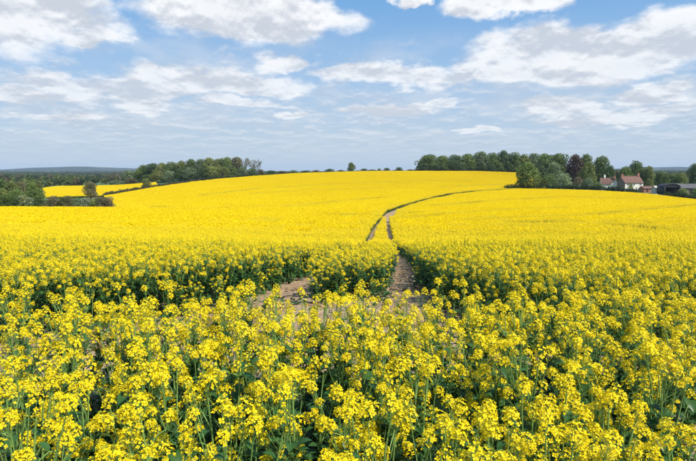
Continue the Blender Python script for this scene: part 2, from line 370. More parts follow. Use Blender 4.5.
# blue hills beyond the farmland
M_HILL = None
def build_hills():
    m, w = mat("far_hill_cover"); g = w.n('ShaderNodeNewGeometry').outputs['Position']
    vo = w.n('ShaderNodeTexVoronoi', None, Vector=g, Scale=0.0035); rnd = w.n('ShaderNodeSeparateColor', None, _0=vo.outputs['Color'])
    c = w.mix(w.rng(rnd.outputs[0], .86, .9), c4(.016, .032, .018), c4(.12, .15, .07))
    finish(w, w.n('ShaderNodeBsdfPrincipled', None, Base_Color=c, Roughness=1.0).outputs[0])
    for (pa, pb, peaks, Y) in ((-200, 215, [(-200, 171), (-60, 170.2), (0, 170.4), (28, 169.4), (50, 167.6), (80, 166.6), (105, 167.0), (130, 168.2), (160, 169.6), (215, 171)], 5200),
                               (560, 900, [(560, 171), (610, 169), (650, 167.4), (668, 167.0), (690, 168.0), (740, 166.8), (820, 168), (900, 171)], 4600)):
        px = np.linspace(pa, pb, 120); top = np.interp(px, *zip(*peaks)); dist = np.linspace(-1, 1, 25)
        V = []
        for d in dist:
            yy = Y+d*900; prof = math.cos(d*math.pi/2)**.8 if abs(d) < 1 else 0
            xx = (px-CX)/537*Y
            zt = CAMZ-Y*np.array([ray(348, q)[1] for q in top])
            zb = terrain(xx, np.full_like(xx, yy))-2
            z = zb+(zt-zb)*prof+prof*2.0*low_noise(xx, np.full_like(xx, yy), .012)
            V.append(np.stack([xx, np.full_like(xx, yy), z], -1))
        V = np.array(V); n0, n1 = V.shape[:2]
        I, J = np.meshgrid(np.arange(n0-1), np.arange(n1-1), indexing='ij')
        b = MB(); b.add(V.reshape(-1, 3), np.stack([I*n1+J, I*n1+J+1, (I+1)*n1+J+1, (I+1)*n1+J], -1).reshape(-1, 4))
        o = link("hills", smooth(b.mesh("hills", [m]))); o['kind'] = 'structure'
build_hills()

# ------------------------------------------------------------------ rapeseed: flower heads, leaves, plants
def rot_to(d, spin=0.0):
    q = Vector(d).to_track_quat('Z', 'Y').to_matrix() @ Matrix.Rotation(spin, 3, 'Z')
    return np.array(q)
def xf(Rm, t, s=1.0):
    M = np.eye(4); M[:3, :3] = Rm*s; M[:3, 3] = t; return M
def petal_quads(pos, nrm, size, r):
    """four cupped petals round each flower centre"""
    out = []
    for p, n, s in zip(pos, nrm, size):
        Q = rot_to(n, r.uniform(0, 6.28))
        for k in range(4):
            a = k*math.pi/2+r.uniform(-.15, .15); c, si = math.cos(a), math.sin(a); lift = r.uniform(.0, .65)
            d = np.array([c, si, 0]); e = np.array([-si, c, 0]); z = np.array([0, 0, 1.])
            g = r.uniform(.85, 1.1); L = np.array([d*.05, d*.60*g-e*.40+z*lift*.45, d*1.0*g+z*lift*.75, d*.66*g+e*.42+z*lift*.45])*s
            out.append(L@Q.T+p)
    return np.array(out)
def make_head(seed, lod=0):
    """a raceme: buds on top, a dome of open flowers, young pods below; its foot is at z=0"""
    r = np.random.default_rng(seed); b = MB(); L = r.uniform(.05, .105); top = L+.03
    n = int(r.integers(13, 25)) if seed % 7 != 1 else int(r.integers(7, 11)); 
    k = (np.arange(n)+.5)/n
    if lod == 0:
        ph = np.arange(n)*2.4+r.uniform(0, 6.28)
        rr = .008+.031*np.sqrt(k)*r.uniform(.75, 1.2, n); zz = top-.004-(k**1.2)*L*.75+r.normal(0, .003, n)
        pos = np.stack([rr*np.cos(ph), rr*np.sin(ph), zz], -1)
        nrm = np.stack([np.cos(ph)*(.35+k*.9), np.sin(ph)*(.35+k*.9), 1.05-k*.55], -1)+r.normal(0, .22, (n, 3))
        b.quads(petal_quads(pos, nrm, r.uniform(.0120, .0175, n), r), 0)
        for i in range(0, n, 2): b.tube([(0, 0, pos[i, 2]-.015), pos[i]], [.0010, .0008], 3, 2)
        for i in range(7):
            a = i*2.4; q = np.array([.007*math.cos(a), .007*math.sin(a), top+.003+.003*(i % 2)])
            b.tube([q-(0, 0, .004), q, q+(0, 0, .005)], [.0012, .0026, .0006], 4, 1)
        for i in range(int(r.integers(5, 9)) if n > 11 else 13):
            a = i*2.4+r.uniform(-.3, .3); z0 = r.uniform(-.06, L*.25); l = r.uniform(.03, .055)
            p0 = np.array([0, 0, z0]); p1 = p0+np.array([math.cos(a)*.012, math.sin(a)*.012, .008]); p2 = p1+np.array([math.cos(a)*.5, math.sin(a)*.5, .85])*l
            b.tube([p0, p1, p2], [.0008, .0016, .0008], 3, 2)
        b.tube([(0, 0, -.08), (0, 0, top)], [.0022, .0012], 4, 2)
    else:
        n = 14 if lod == 1 else 8
        k = (np.arange(n)+.5)/n; ph = np.arange(n)*2.4+r.uniform(0, 6.28); rr = .010+.028*np.sqrt(k)
        s = .0175 if lod == 1 else .028
        pos = np.stack([rr*np.cos(ph), rr*np.sin(ph), top-k*L*.72], -1)
        nrm = np.stack([np.cos(ph)*(.3+k), np.sin(ph)*(.3+k), 1.0-k*.4], -1)+r.normal(0, .25, (n, 3))
        out = []
        for p, nn in zip(pos, nrm):
            Q = rot_to(nn, r.uniform(0, 6.28)); w_ = r.uniform(.85, 1.15)*s
            out.append(np.array([(w_, 0, .2*w_), (0, w_, -.1*w_), (-w_, 0, .2*w_), (0, -w_, -.1*w_)])@Q.T+p)
        b.quads(np.array(out), 0)
    return b
def make_leaf(seed, lod=0):
    """a lobed waxy blade growing along +Y from its stalk, drooping at the tip"""
    r = np.random.default_rng(seed+500); L = r.uniform(.11, .20); W = L*r.uniform(.2, .32); b = MB()
    n = 5 if lod == 0 else 2
    t = np.linspace(0, 1, n+1); w_ = W*np.sin(np.pi*np.clip(t*.92+.06, 0, 1))**.7; w_[0] = .006; w_[-1] = .002
    bend = r.uniform(.6, 1.5); zz = L*(.45*t-bend*.55*t**2); yy = L*t*.92
    V = []
    for i in range(n+1): V += [(-w_[i], yy[i], zz[i]+w_[i]*.35), (0, yy[i], zz[i]), (w_[i], yy[i], zz[i]+w_[i]*.35)]
    b.add(V, [q for i in range(n) for q in ((3*i, 3*i+1, 3*i+4, 3*i+3), (3*i+1, 3*i+2, 3*i+5, 3*i+4))], 3)
    return b
HEADS = [[make_head(10+i, l) for i in range(7)] for l in (0, 1, 2)]
LEAVES = [[make_leaf(10+i, l) for i in range(5)] for l in (0, 1)]
PM = [M_PETAL, M_BUD, M_STEM, M_LEAF]

def plan_plant(seed, H=1.1, nb=None, leafn=None):
    """stem lines, head places and leaf places of one plant"""
    r = np.random.default_rng(seed+900); nb = nb or int(r.integers(7, 11)); lean = r.normal(0, .05, 2)
    def main(t): return np.array([lean[0]*t*t+.01*math.sin(t*7), lean[1]*t*t, H*t])
    stems = [([main(t) for t in (0, .25, .5, .75, .9)], [.0090, .0082, .0068, .0052, .0040], 5)]
    heads = [(main(.9), (lean[0]*.4, lean[1]*.4, 1), r.uniform(.9, 1.15))]
    leaves = []
    for i in range(nb):
        t0 = r.uniform(.36, .78); a = i*2.4+r.uniform(-.5, .5); out = r.uniform(.06, .20)*(1.15-t0*.5); zt = H*r.uniform(.62, .99)
        p0 = main(t0); d = np.array([math.cos(a), math.sin(a), 0]); zt = max(zt, p0[2]+.08)
        p1 = p0+d*out*.6+(0, 0, (zt-p0[2])*.45); p2 = p0+d*out; p2[2] = zt-.06
        stems.append(([p0, p1, p2], [.0046, .0038, .0030], 4)); heads.append((p2, p2-p1+(0, 0, .06), r.uniform(.6, 1.05)))
        leaves.append((p0, a+r.uniform(-.4, .4), r.uniform(.45, .8), r.uniform(-.2, .4)))
        if r.random() < .5: leaves.append((p1, a+r.uniform(-2, 2), r.uniform(.3, .5), r.uniform(0, .5)))
    for i in range(leafn or int(r.integers(17, 24))):
        t0 = r.uniform(.04, .72); leaves.append((main(t0), i*2.4+r.uniform(-.6, .6), r.uniform(.6, 1.1)*(1.2-.55*t0), r.uniform(-.5, .5)))
    return stems, heads, leaves
def joined_plant(seed, lod, H=1.1):
    st, hd, lv = plan_plant(seed, H); b = MB(); r = random.Random(seed)
    for p, rd, s in st:
        if lod == 0: b.tube(p, rd, s, 2)
        else: b.tube([p[0], p[-1]] if len(p) < 4 else [p[0], p[2], p[-1]], ([rd[0], rd[-1]] if len(p) < 4 else [rd[0], rd[2], rd[-1]]), 3, 2)
    for p, d, s in hd: b.merge(r.choice(HEADS[lod]), xf(rot_to(d, r.uniform(0, 6.28)), p, s*(1.0 if lod == 0 else 1.08)))
    for k, (p, a, s, pit) in enumerate(lv):
        if lod == 2 and k % 2: continue
        Q = np.array(Matrix.Rotation(a, 3, 'Z') @ Matrix.Rotation(pit, 3, 'X')); b.merge(r.choice(LEAVES[min(lod, 1)]), xf(Q, p, s*(1 if lod < 2 else 1.4)))
    return b

def hidden_collection(name, objs):
    """source pieces for geometry nodes; not linked to the scene itself"""
    c = bpy.data.collections.new(name)
    for o in objs: c.objects.link(o)
    return c
def scatter(name, sources, P, rotz, scale, idx, label=None):
    """ONE object whose mesh is the list of places; its nodes set a source plant on each"""
    me = bpy.data.meshes.new(name); n = len(P)
    me.vertices.add(n); me.vertices.foreach_set('co', np.asarray(P, np.float32).ravel())
    for nm, typ, arr in (('rz', 'FLOAT', rotz), ('sc', 'FLOAT_VECTOR', scale), ('ix', 'INT', idx)):
        a = me.attributes.new(nm, typ, 'POINT'); a.data.foreach_set('vector' if typ == 'FLOAT_VECTOR' else 'value', np.asarray(arr, np.int32 if typ == 'INT' else np.float32).ravel())
    o = link(name, me, kind='stuff')
    if label: o['label'] = label
    srcs = []
    for k, s in enumerate(sources):
        so_ = bpy.data.objects.new("%s_source_%03d" % (name, k), s); srcs.append(so_)
    c = hidden_collection(name+"_sources", srcs)
    ng = bpy.data.node_groups.new(name+"_nodes", 'GeometryNodeTree')
    ng.interface.new_socket('Geometry', in_out='INPUT', socket_type='NodeSocketGeometry'); ng.interface.new_socket('Geometry', in_out='OUTPUT', socket_type='NodeSocketGeometry')
    gi = ng.nodes.new('NodeGroupInput'); go = ng.nodes.new('NodeGroupOutput')
    ci = ng.nodes.new('GeometryNodeCollectionInfo'); ci.inputs['Collection'].default_value = c; ci.inputs['Separate Children'].default_value = True; ci.inputs['Reset Children'].default_value = True
    ip = ng.nodes.new('GeometryNodeInstanceOnPoints'); ip.inputs['Pick Instance'].default_value = True
    def att(nm, ty):
        q = ng.nodes.new('GeometryNodeInputNamedAttribute'); q.data_type = ty; q.inputs['Name'].default_value = nm; return q.outputs[0]
    cx = ng.nodes.new('ShaderNodeCombineXYZ'); L = ng.links.new
    L(att('rz', 'FLOAT'), cx.inputs[2]); L(gi.outputs[0], ip.inputs['Points']); L(ci.outputs[0], ip.inputs['Instance'])
    L(att('ix', 'INT'), ip.inputs['Instance Index']); L(cx.outputs[0], ip.inputs['Rotation']); L(att('sc', 'FLOAT_VECTOR'), ip.inputs['Scale']); L(ip.outputs[0], go.inputs[0])
    md = o.modifiers.new("scatter", 'NODES'); md.node_group = ng
    return o
def jitter_grid(x0, x1, y0, y1, s, j=.42):
    X, Y = np.meshgrid(np.arange(x0, x1, s), np.arange(y0, y1, s)); P = np.stack([X.ravel(), Y.ravel()], -1)
    return P+rng.uniform(-j*s, j*s, P.shape)
def crop_height(x, y):
    strip = (y < 24) & (x > np.interp(y, [9, 12, 17, 25], [-1.4, -1.2, -.4, .4])) & (x < np.interp(y, [9, 12, 17, 25], [.8, .95, 1.7, 2.5]))
    return (1.0+.10*low_noise(x, y, .35)+.07*low_noise(x, y, .07, 5))*np.where(strip, np.interp(y, [9, 17, 24], [.84, .86, 1]), 1)

# --- the rows at the photographer's feet: every plant a thing with its own parts
def foreground():
    head_me = [h.mesh("flower_head", PM) for h in HEADS[0]]
    leaf_me = [l.mesh("leaf", PM) for l in LEAVES[0]]
    protos = []
    for i in range(16):
        st, hd, lv = plan_plant(i, 1.12, leafn=20); b = MB()
        for p, rd, s in st: b.tube(p, rd, s, 2)
        protos.append((b.mesh("stem", PM), hd, lv))
    P = jitter_grid(-5, 6, 1.35, 9, .272)
    tt = P[:, 0]/P[:, 1]
    P = P[(np.abs(tt) < .672) & (P[:, 1] < near_line(P[:, 0])+rng.normal(0, .17, len(P)))]
    extra = [(-3.9, 6.1), (-2.9, 6.0), (-4.2, 6.9), (-1.9, 6.2)]
    P = np.concatenate([P, extra]); order = np.argsort(P[:, 1]); P = P[order]
    print("foreground plants", len(P))
    seen = {}
    for k, (x, y) in enumerate(P):
        stem_me, hd, lv = protos[int(rng.integers(len(protos)))]; h = float(np.clip(rng.normal(1.0, .105), .74, 1.22))
        t = x/y; c = ("at the left edge", "far to the left", "on the left", "left of centre", "in the centre", "right of centre", "on the right", "far to the right", "at the right edge")[int(np.clip((t+.70)/1.4*9, 0, 8))]
        u = near_line(x)-y
        rw = "nearest row" if y < 1.75 else "second row" if y < 2.15 else "third row" if y < 2.6 else "fourth row" if y < 3.1 else "fifth row" if y < 3.6 else "sixth row" if y < 4.1 else "seventh row" if u > .45 else "last row before the track"
        ln_ = float(rng.normal(0, .085)); way = "right-leaning" if ln_ > .05 else "left-leaning" if ln_ < -.05 else "upright"
        size = "short" if h < .90 else "tall" if h > 1.10 else "medium"; full = "sparse" if len(hd) < 9 else "full" if len(hd) < 11 else "crowded"
        lab = f"{size} {way} rapeseed plant with {full} heads, {rw}, {c}"
        root = link("rapeseed_plant", None, loc=(x, y, tz(x, y)-.01), rz=float(rng.uniform(0, 6.28)), scale=(1, 1, h)); root.empty_display_size = .1; root.rotation_euler = (Matrix.Rotation(ln_, 3, 'Y') @ Matrix.Rotation(float(rng.normal(0, .05)), 3, 'X') @ Matrix.Rotation(float(rng.uniform(0, 6.28)), 3, 'Z')).to_euler()
        tag(root, lab, "rapeseed plant", "rapeseed plants of the near crop"); seen[lab] = seen.get(lab, 0)+1
        link("stem", stem_me, root)
        for p, d, s in hd:
            o = link("flower_head", random.choice(head_me), root, loc=p, kind='stuff', scale=(s, s, s/h))
            o.rotation_euler = (Vector(d).to_track_quat('Z', 'Y').to_matrix() @ Matrix.Rotation(random.uniform(0, 6.28), 3, 'Z')).to_euler()
        for p, a, s, pit in lv:
            o = link("leaf", random.choice(leaf_me), root, loc=p, scale=(s, s, s))
            o.rotation_euler = (Matrix.Rotation(a, 3, 'Z') @ Matrix.Rotation(pit, 3, 'X')).to_euler()
    print("distinct labels", len(seen))
foreground()

# --- the crop behind the track: plants nobody could count
def crop_stuff():
    src_a = [joined_plant(50+i, 0).mesh("rapeseed", PM) for i in range(12)]
    src_b = [joined_plant(80+i, 1).mesh("rapeseed", PM) for i in range(10)]
    src_c = [joined_plant(110+i, 2).mesh("rapeseed", PM) for i in range(8)]
    def place(name, P, src, lab):
        n = len(P); z = terrain(P[:, 0], P[:, 1]); h = crop_height(P[:, 0], P[:, 1])*rng.normal(1, .075, n).clip(.78, 1.2); w_ = rng.uniform(.92, 1.15, n)
        scatter(name, src, np.column_stack([P, z]), rng.uniform(0, 6.28, n), np.column_stack([w_, w_, h]), rng.integers(0, len(src), n), lab)
        print(name, n)
    P = jitter_grid(-21, 24, 5, 26, .27); P = P[(np.abs(P[:, 0]/P[:, 1]) < .80)]
    P = P[(P[:, 1] > far_line(P[:, 0])+rng.normal(0, .10, len(P)))]; P = P[tram_ok(P, .0)]; r = np.hypot(*P.T)
    place("rapeseed_crop", P[r < 26], src_a, "dense flowering rapeseed crop just beyond the bare track")
    P = jitter_grid(-46, 48, 14, 60, .30); r = np.hypot(*P.T); P = P[(r >= 26) & (np.abs(P[:, 0]/P[:, 1]) < .78) & (P[:, 1] < 57.5)]; P = P[tram_ok(P)]
    place("rapeseed_crop", P, src_b, "flowering rapeseed crop on the slope falling away behind the track")
    # far cells: 3 m patches away from the tramlines, single plants along them
    S = 3.0
    G = np.stack(np.meshgrid(np.arange(-300, 330, S), np.arange(57.5+S/2, 430, S)), -1).reshape(-1, 2)
    G = G[np.abs(G[:, 0]/G[:, 1]) < .80]
    offs = np.array([(a, b) for a in (-S/2, 0, S/2) for b in (-S/2, 0, S/2)])
    full = np.ones(len(G), bool); part = np.zeros(len(G), bool)
    for o in offs:
        q = is_crop(G+o); full &= q; part |= q
    clear = tram_ok(G, S*.75)
    clear &= G[:, 1] > 57.5+38*rng.random(len(G))
    Gp = G[full & clear]; Ge = G[part & ~(full & clear)]
    patches = []
    for k in range(5):
        r = np.random.default_rng(300+k); b = MB(); n = 420
        for (nn, zlo, zhi, s0, s1, mt, up) in ((2400, .96, 1.13, .04, .065, 0, 1.1), (260, .25, .80, .06, .12, 1, .2)):
            c = np.column_stack([r.uniform(-S/2-.1, S/2+.1, (nn, 2)), r.uniform(zlo, zhi, nn)*(1+.06*np.sin(np.arange(nn)))])
            nr = r.normal(0, 1, (nn, 3)); nr[:, 2] = np.abs(nr[:, 2])+up; nr /= np.linalg.norm(nr, axis=1)[:, None]
            a = np.cross(nr, r.normal(0, 1, (nn, 3))); a /= np.linalg.norm(a, axis=1)[:, None]; bb = np.cross(nr, a); s = r.uniform(s0, s1, nn)[:, None]
            b.quads(np.stack([c+a*s, c+bb*s+nr*s*.3, c-a*s, c-bb*s+nr*s*.3], 1), mt)
            if mt == 0:                                   # side-facing part of the flower spikes
                sd_ = np.stack([c-(0, 0, 0)+a*s*.8, c-(0, 0, .02)-a*s*.8, c-(0, 0, .12)-a*s*.7, c-(0, 0, .12)+a*s*.7], 1); sd_[:, 2:, 2] -= .03
                b.quads(sd_, 0)
        patches.append(b.mesh("crop_patch", [M_CANOPY, M_LEAF]))
    n = len(Gp); z = terrain(Gp[:, 0], Gp[:, 1]); h = 1.0+.05*low_noise(Gp[:, 0], Gp[:, 1], .05)+.035*low_noise(Gp[:, 0], Gp[:, 1], .31, 2)
    scatter("rapeseed_crop", patches, np.column_stack([Gp, z]), rng.integers(0, 4, n)*math.pi/2, np.column_stack([np.full(n, 1.02), np.full(n, 1.02), h]), rng.integers(0, 5, n), "solid yellow rapeseed crop over the valley and the hill")
    print("patches", n, "edge cells", len(Ge))
    k = int(round(S/.33)); sub = np.stack(np.meshgrid((np.arange(k)+.5)*S/k-S/2, (np.arange(k)+.5)*S/k-S/2), -1).reshape(-1, 2)
    P = (Ge[:, None, :]+sub[None]).reshape(-1, 2)+rng.uniform(-.13, .13, (len(Ge)*len(sub), 2)); P = P[is_crop(P)]; P = P[tram_ok(P)]
    place("rapeseed_crop", P, src_c, "rapeseed crop along the tramlines and field edges")
    P = jitter_grid(-12, 6, 3, 30, .17); fl = far_line(P[:, 0]); e = np.minimum(np.abs(P[:, 1]-fl+.25), seg_dist(P, TR)); e = np.minimum(e, np.abs(seg_dist(P, TLEFT)-.45)); P = P[(e < .36) & (seg_dist(P, TR) > .34) & (seg_dist(P, TLEFT) > .5) & (P[:, 1] > fl-.6) & (rng.random(len(P)) < .22)]
    n = len(P); hs = rng.uniform(.38, .85, n)
    scatter("stunted_rapeseed", src_a, np.column_stack([P, terrain(P[:, 0], P[:, 1])]), rng.uniform(0, 6.28, n), np.column_stack([hs**.5, hs**.5, hs]), rng.integers(0, 12, n), "stunted rapeseed plants straggling along the edges of the track")
    # low weeds and fallen leaves on the bare track
    w_src = []
    for i in range(5):
        b = MB(); r = random.Random(i)
        for q in range(9): b.merge(r.choice(LEAVES[0]), xf(np.array(Matrix.Rotation(q*2.4, 3, 'Z') @ Matrix.Rotation(r.uniform(.1, .7), 3, 'X')), (0, 0, .01), r.uniform(.35, .7)))
        w_src.append(b.mesh("weed", PM))
    P = jitter_grid(-9, 3, 2.5, 13, .2); on = (P[:, 1] > near_line(P[:, 0])-.3) & (P[:, 1] < far_line(P[:, 0])+.4)
    edge = np.minimum(np.abs(P[:, 1]-near_line(P[:, 0])), np.abs(P[:, 1]-far_line(P[:, 0]))); P = P[on & (rng.random(len(P)) < np.where(edge < .7, .55, .035))]
    U = jitter_grid(-6, 6, 2.6, 6.4, .15); U = U[(U[:, 1] < near_line(U[:, 0])-.05) & (np.abs(U[:, 0]/U[:, 1]) < .8)]; P = np.concatenate([P, U])
    n = len(P); s = rng.uniform(.5, 1.5, n)
    scatter("weeds", w_src, np.column_stack([P, terrain(P[:, 0], P[:, 1])]), rng.uniform(0, 6.28, n), np.column_stack([s, s, s]), rng.integers(0, 5, n), "low green weeds under the crop and along the edges of the bare track")
crop_stuff()

def clods():
    src = []
    for i in range(4):
        r = np.random.default_rng(i+40); b = MB(); V = []
        for a in range(6): V.append((math.cos(a*1.047)*r.uniform(.7, 1.1), math.sin(a*1.047)*r.uniform(.7, 1.1), r.uniform(-.2, .2)))
        V.append((r.uniform(-.2, .2), r.uniform(-.2, .2), r.uniform(.5, .8))); V.append((0, 0, -.4))
        b.add(V, [(a, (a+1) % 6, 6) for a in range(6)]+[((a+1) % 6, a, 7) for a in range(6)]); src.append(b.mesh("clod", [M_SOIL]))
    P = jitter_grid(-9, 4, 2.5, 22, .09); P = P[(P[:, 1] > near_line(P[:, 0])-.2) & ((P[:, 1] < far_line(P[:, 0])) | ~tram_ok(P)) & (np.abs(P[:, 0]/P[:, 1]) < .8)]
    P = P[rng.random(len(P)) < .45]; n = len(P); s = rng.gamma(1.8, .013, n)+.004
    scatter("soil_clods", src, np.column_stack([P, terrain(P[:, 0], P[:, 1])+.003]), rng.uniform(0, 6.28, n), np.column_stack([s, s*.9, s*.7]), rng.integers(0, 4, n), "dry soil clods on the bare track")
clods()

# ------------------------------------------------------------------ trees, shrubs and hedges
def leaf_cloud(b, centers, radii, n_per, size, r, mat_i=0, shell=.55, flat=.8):
    for c, q in zip(centers, radii):
        n = int(n_per*(q/np.mean(radii))**2)
        d = r.normal(0, 1, (n, 3)); d /= np.linalg.norm(d, axis=1)[:, None]
        rr = q*(shell+(1.05-shell)*r.random(n)**.5); p = c+d*rr[:, None]*(1, 1, flat)
        nr = d+r.normal(0, .55, (n, 3)); nr /= np.linalg.norm(nr, axis=1)[:, None]
        a = np.cross(nr, r.normal(0, 1, (n, 3))); a /= np.linalg.norm(a, axis=1)[:, None]; e = np.cross(nr, a); s = (size*r.uniform(.6, 1.4, n))[:, None]
        b.quads(np.stack([p+a*s, p+e*s*.7, p-a*s, p-e*s*.7], 1), mat_i)
def tree_meshes(kind, seed):
    """crown and trunk meshes of a tree one unit high and about one unit wide, foot at the origin"""
    r = np.random.default_rng(seed+7000); cr = MB(); tr = MB()
    if kind in ('round', 'tall', 'shrub', 'blossom'):
        base, w_ = {'round': (.12, .5), 'tall': (.10, .5), 'shrub': (.02, .5), 'blossom': (.02, .5)}[kind]
        nl = {'round': 30, 'tall': 30, 'shrub': 20, 'blossom': 20}[kind]; C = []; Q = []
        for i in range(nl):
            t = (i+.5)/nl; z = base+(1-base)*(.08+.82*t); prof = math.sin(math.pi*min(1, .27+.70*t))**.6
            if kind in ('shrub', 'blossom'): prof = math.sqrt(max(.05, 1-t**2.2))
            a = i*2.4+r.uniform(-.4, .4); rad = w_*prof*r.uniform(.30, .74)*(1 if i < nl-1 else .1)
            q = r.uniform(.105, .185)*(1 if kind != 'shrub' else 1.15)
            z = min(z, 1-q*.8); C.append((rad*math.cos(a), rad*math.sin(a), z)); Q.append(q)
        C.append((0, 0, base+(1-base)*.5)); Q.append(.22); C = np.array(C)
        leaf_cloud(cr, C, Q, 135, .0235, r)
        if kind == 'blossom': leaf_cloud(cr, C[4:], Q[4:], 26, .020, r, 1, .85)
        H = base+.30; nlim = 7
        tr.tube([(0, 0, -.02), (.01, 0, H*.4), (0, .01, H), (.01, 0, .80)], [.038, .028, .020, .006], 7)
        for i in range(nlim):
            c = C[int(i*len(C)/nlim)]; z0 = max(.06, min(base+.02+.06*i, c[2]-.04)); tr.tube([(0, 0, z0), (c[0]*.5, c[1]*.5, z0*.4+c[2]*.6), c], [.014, .009, .004], 5)
    else:                                                 # half bare: many fine branches, thin young leaves
        ends = []
        def grow(p, d, L, rad, lvl):
            q = p+d*L*.5+r.normal(0, .02, 3)*L; e = q+(d+r.normal(0, .15, 3))*L*.5; tr.tube([p, q, e], [rad, rad*.8, rad*.6], 4 if lvl else 6)
            if lvl >= 4: ends.append(e); return
            for k in range(3 if lvl else 5):
                nd = d+r.normal(0, .55, 3); nd[2] = abs(nd[2])*.6+.35; nd /= np.linalg.norm(nd); grow(e if k < 2 else q, nd, L*.72, rad*.58, lvl+1)
        grow(np.array([0, 0, -.01]), np.array([0, 0, 1.]), .30, .022, 0)
        E = np.array(ends); k = 1/E[:, 2].max()
        for i in range(len(tr.v)): tr.v[i] = tr.v[i]*k
        E *= k; leaf_cloud(cr, E[r.random(len(E)) < .75], np.full(int(1e4), .045)[:len(E)], 7, .016, r, 0, .1)
    return cr.mesh("crown", [M_TREE, M_HAW]), tr.mesh("trunk", [M_BARK if kind != 'bare' else M_TWIG])
TREES = {k: [tree_meshes(k, 10*i+hash_) for i in range(n)] for hash_, (k, n) in enumerate((('round', 5), ('tall', 4), ('shrub', 5), ('blossom', 2), ('bare', 3)))}
COL = dict(green=(.080, .112, .028), dark=(.044, .068, .020), olive=(.108, .122, .032), bright=(.088, .122, .028), grey=(.105, .135, .070), copper=(.046, .026, .019),
           brown=(.096, .086, .042), pinkish=(.115, .092, .056), pale=(.15, .18, .095), blue=(.055, .085, .035))
def tree(name, px, top, wpx, Y, kind, colour, label, cat="tree", group=None, base_drop=0.0):
    x, y = at(px, Y); zb = tz(x, y)-base_drop; zt = CAMZ-Y*ray(348, top)[1]; H = max(1.0, zt-zb); W = wpx/537*Y
    root = link(name, None, loc=(x, y, zb), rz=random.uniform(0, 6.28)); tag(root, label, cat, group)
    cm, tm = random.choice(TREES[kind]); k = 1.08
    t_ = link("trunk", tm, root, scale=(W*k, W*k, H)); c_ = link("crown", cm, root, scale=(W*k, W*k, H), kind='stuff')
    c = COL[colour]; v = random.uniform(.85, 1.2)*1.95; c_.color = (c[0]*v, c[1]*v, c[2]*v, 1)
    return root
ORD = "first second third fourth fifth sixth seventh eighth ninth tenth eleventh twelfth thirteenth fourteenth fifteenth sixteenth seventeenth eighteenth nineteenth twentieth twenty-first twenty-second twenty-third twenty-fourth".split()
LOOK = dict(green="mid green", dark="dark green", olive="olive green", bright="bright green", grey="grey green", copper="dark purple", brown="brownish", pinkish="pinkish brown", pale="pale green", blue="deep green")
FORM = dict(round="round-crowned", tall="tall", shrub="bushy", blossom="blossoming", bare="half-bare")

# wood on the ridge, left of centre
rowL = [(116, 172, 13, 'bare', 'brown'), (123, 170.5, 14, 'bare', 'pinkish'), (131, 170, 13, 'round', 'grey'), (139, 169, 12, 'bare', 'brown'), (146, 164.8, 16, 'round', 'green'), (155, 163.0, 17, 'round', 'dark'),
        (165, 162.5, 17, 'round', 'olive'), (175, 161.5, 17, 'tall', 'green'), (184, 160.5, 15, 'round', 'olive'), (193, 158.8, 16, 'tall', 'green'), (203, 158.6, 15, 'round', 'grey'), (211, 157.3, 17, 'round', 'olive'),
        (221, 158.2, 16, 'tall', 'olive'), (229, 157.0, 15, 'round', 'green'), (238, 156.8, 16, 'tall', 'brown'), (246, 158, 12, 'bare', 'brown'), (253, 158.2, 12, 'bare', 'grey'), (260, 159.5, 12, 'bare', 'brown')]
for i, (px, tp, wd, kd, cl) in enumerate(rowL):
    tree("woodland_tree", px, tp, wd*1.15, np.interp(px, [110, 150, 200, 262], [430, 408, 392, 396]), kd, cl, f"{LOOK[cl]} {FORM[kd]} tree, {ORD[i]} from the left along the top of the left wood", group="trees of the left ridge wood")
rowL2 = [(120, 180, 15, 'shrub', 'grey'), (134, 178, 15, 'shrub', 'brown'), (150, 174, 15, 'shrub', 'dark'), (160, 171, 15, 'round', 'olive'), (171, 170, 15, 'shrub', 'grey'), (182, 168, 15, 'shrub', 'dark'), (192, 167, 15, 'round', 'grey'),
         (204, 167, 14, 'shrub', 'dark'), (214, 166, 15, 'round', 'olive'), (225, 166, 14, 'shrub', 'olive'), (235, 167, 13, 'shrub', 'green'), (244, 166, 13, 'shrub', 'grey'), (253, 168, 12, 'shrub', 'dark'), (262, 169, 10, 'shrub', 'brown')]
for i, (px, tp, wd, kd, cl) in enumerate(rowL2):
    tree("understorey_tree", px, tp, wd*1.15, np.interp(px, [110, 150, 200, 230, 262], [410, 396, 376, 378, 390]), kd, cl, f"{LOOK[cl]} low {FORM[kd]} tree, {ORD[i]} from the left at the foot of the left wood", group="low trees at the foot of the left wood")
# skyline shrubs between the woods
for i, (px, tp, wd, kd, cl) in enumerate([(272, 170.3, 11, 'shrub', 'dark'), (283, 170.8, 12, 'shrub', 'brown'), (294, 170.0, 10, 'shrub', 'grey'), (306, 170.3, 12, 'shrub', 'dark'), (317, 170.0, 10, 'shrub', 'brown'), (330, 168.6, 9, 'shrub', 'dark'),
        (341, 169.8, 9, 'shrub', 'green'), (364, 168.4, 9, 'shrub', 'dark'), (372, 169.3, 9, 'shrub', 'green'), (379, 168.3, 5, 'shrub', 'olive'), (386, 167.7, 7, 'shrub', 'dark'), (398, 167.0, 9, 'shrub', 'dark'), (409, 169.2, 10, 'shrub', 'green'), (417, 168.6, 9, 'shrub', 'dark')]):
    tree("skyline_shrub", px, tp, wd*1.2, np.interp(px, [262, 300, 420], [402, 412, 420]), kd, cl, f"small {LOOK[cl]} shrub, {ORD[i]} from the left along the skyline between the two woods", "shrub", "shrubs on the skyline")
tree("lone_tree", 351.3, 162.3, 9.5, 418, 'round', 'green', "small lone round tree standing on the skyline left of centre")
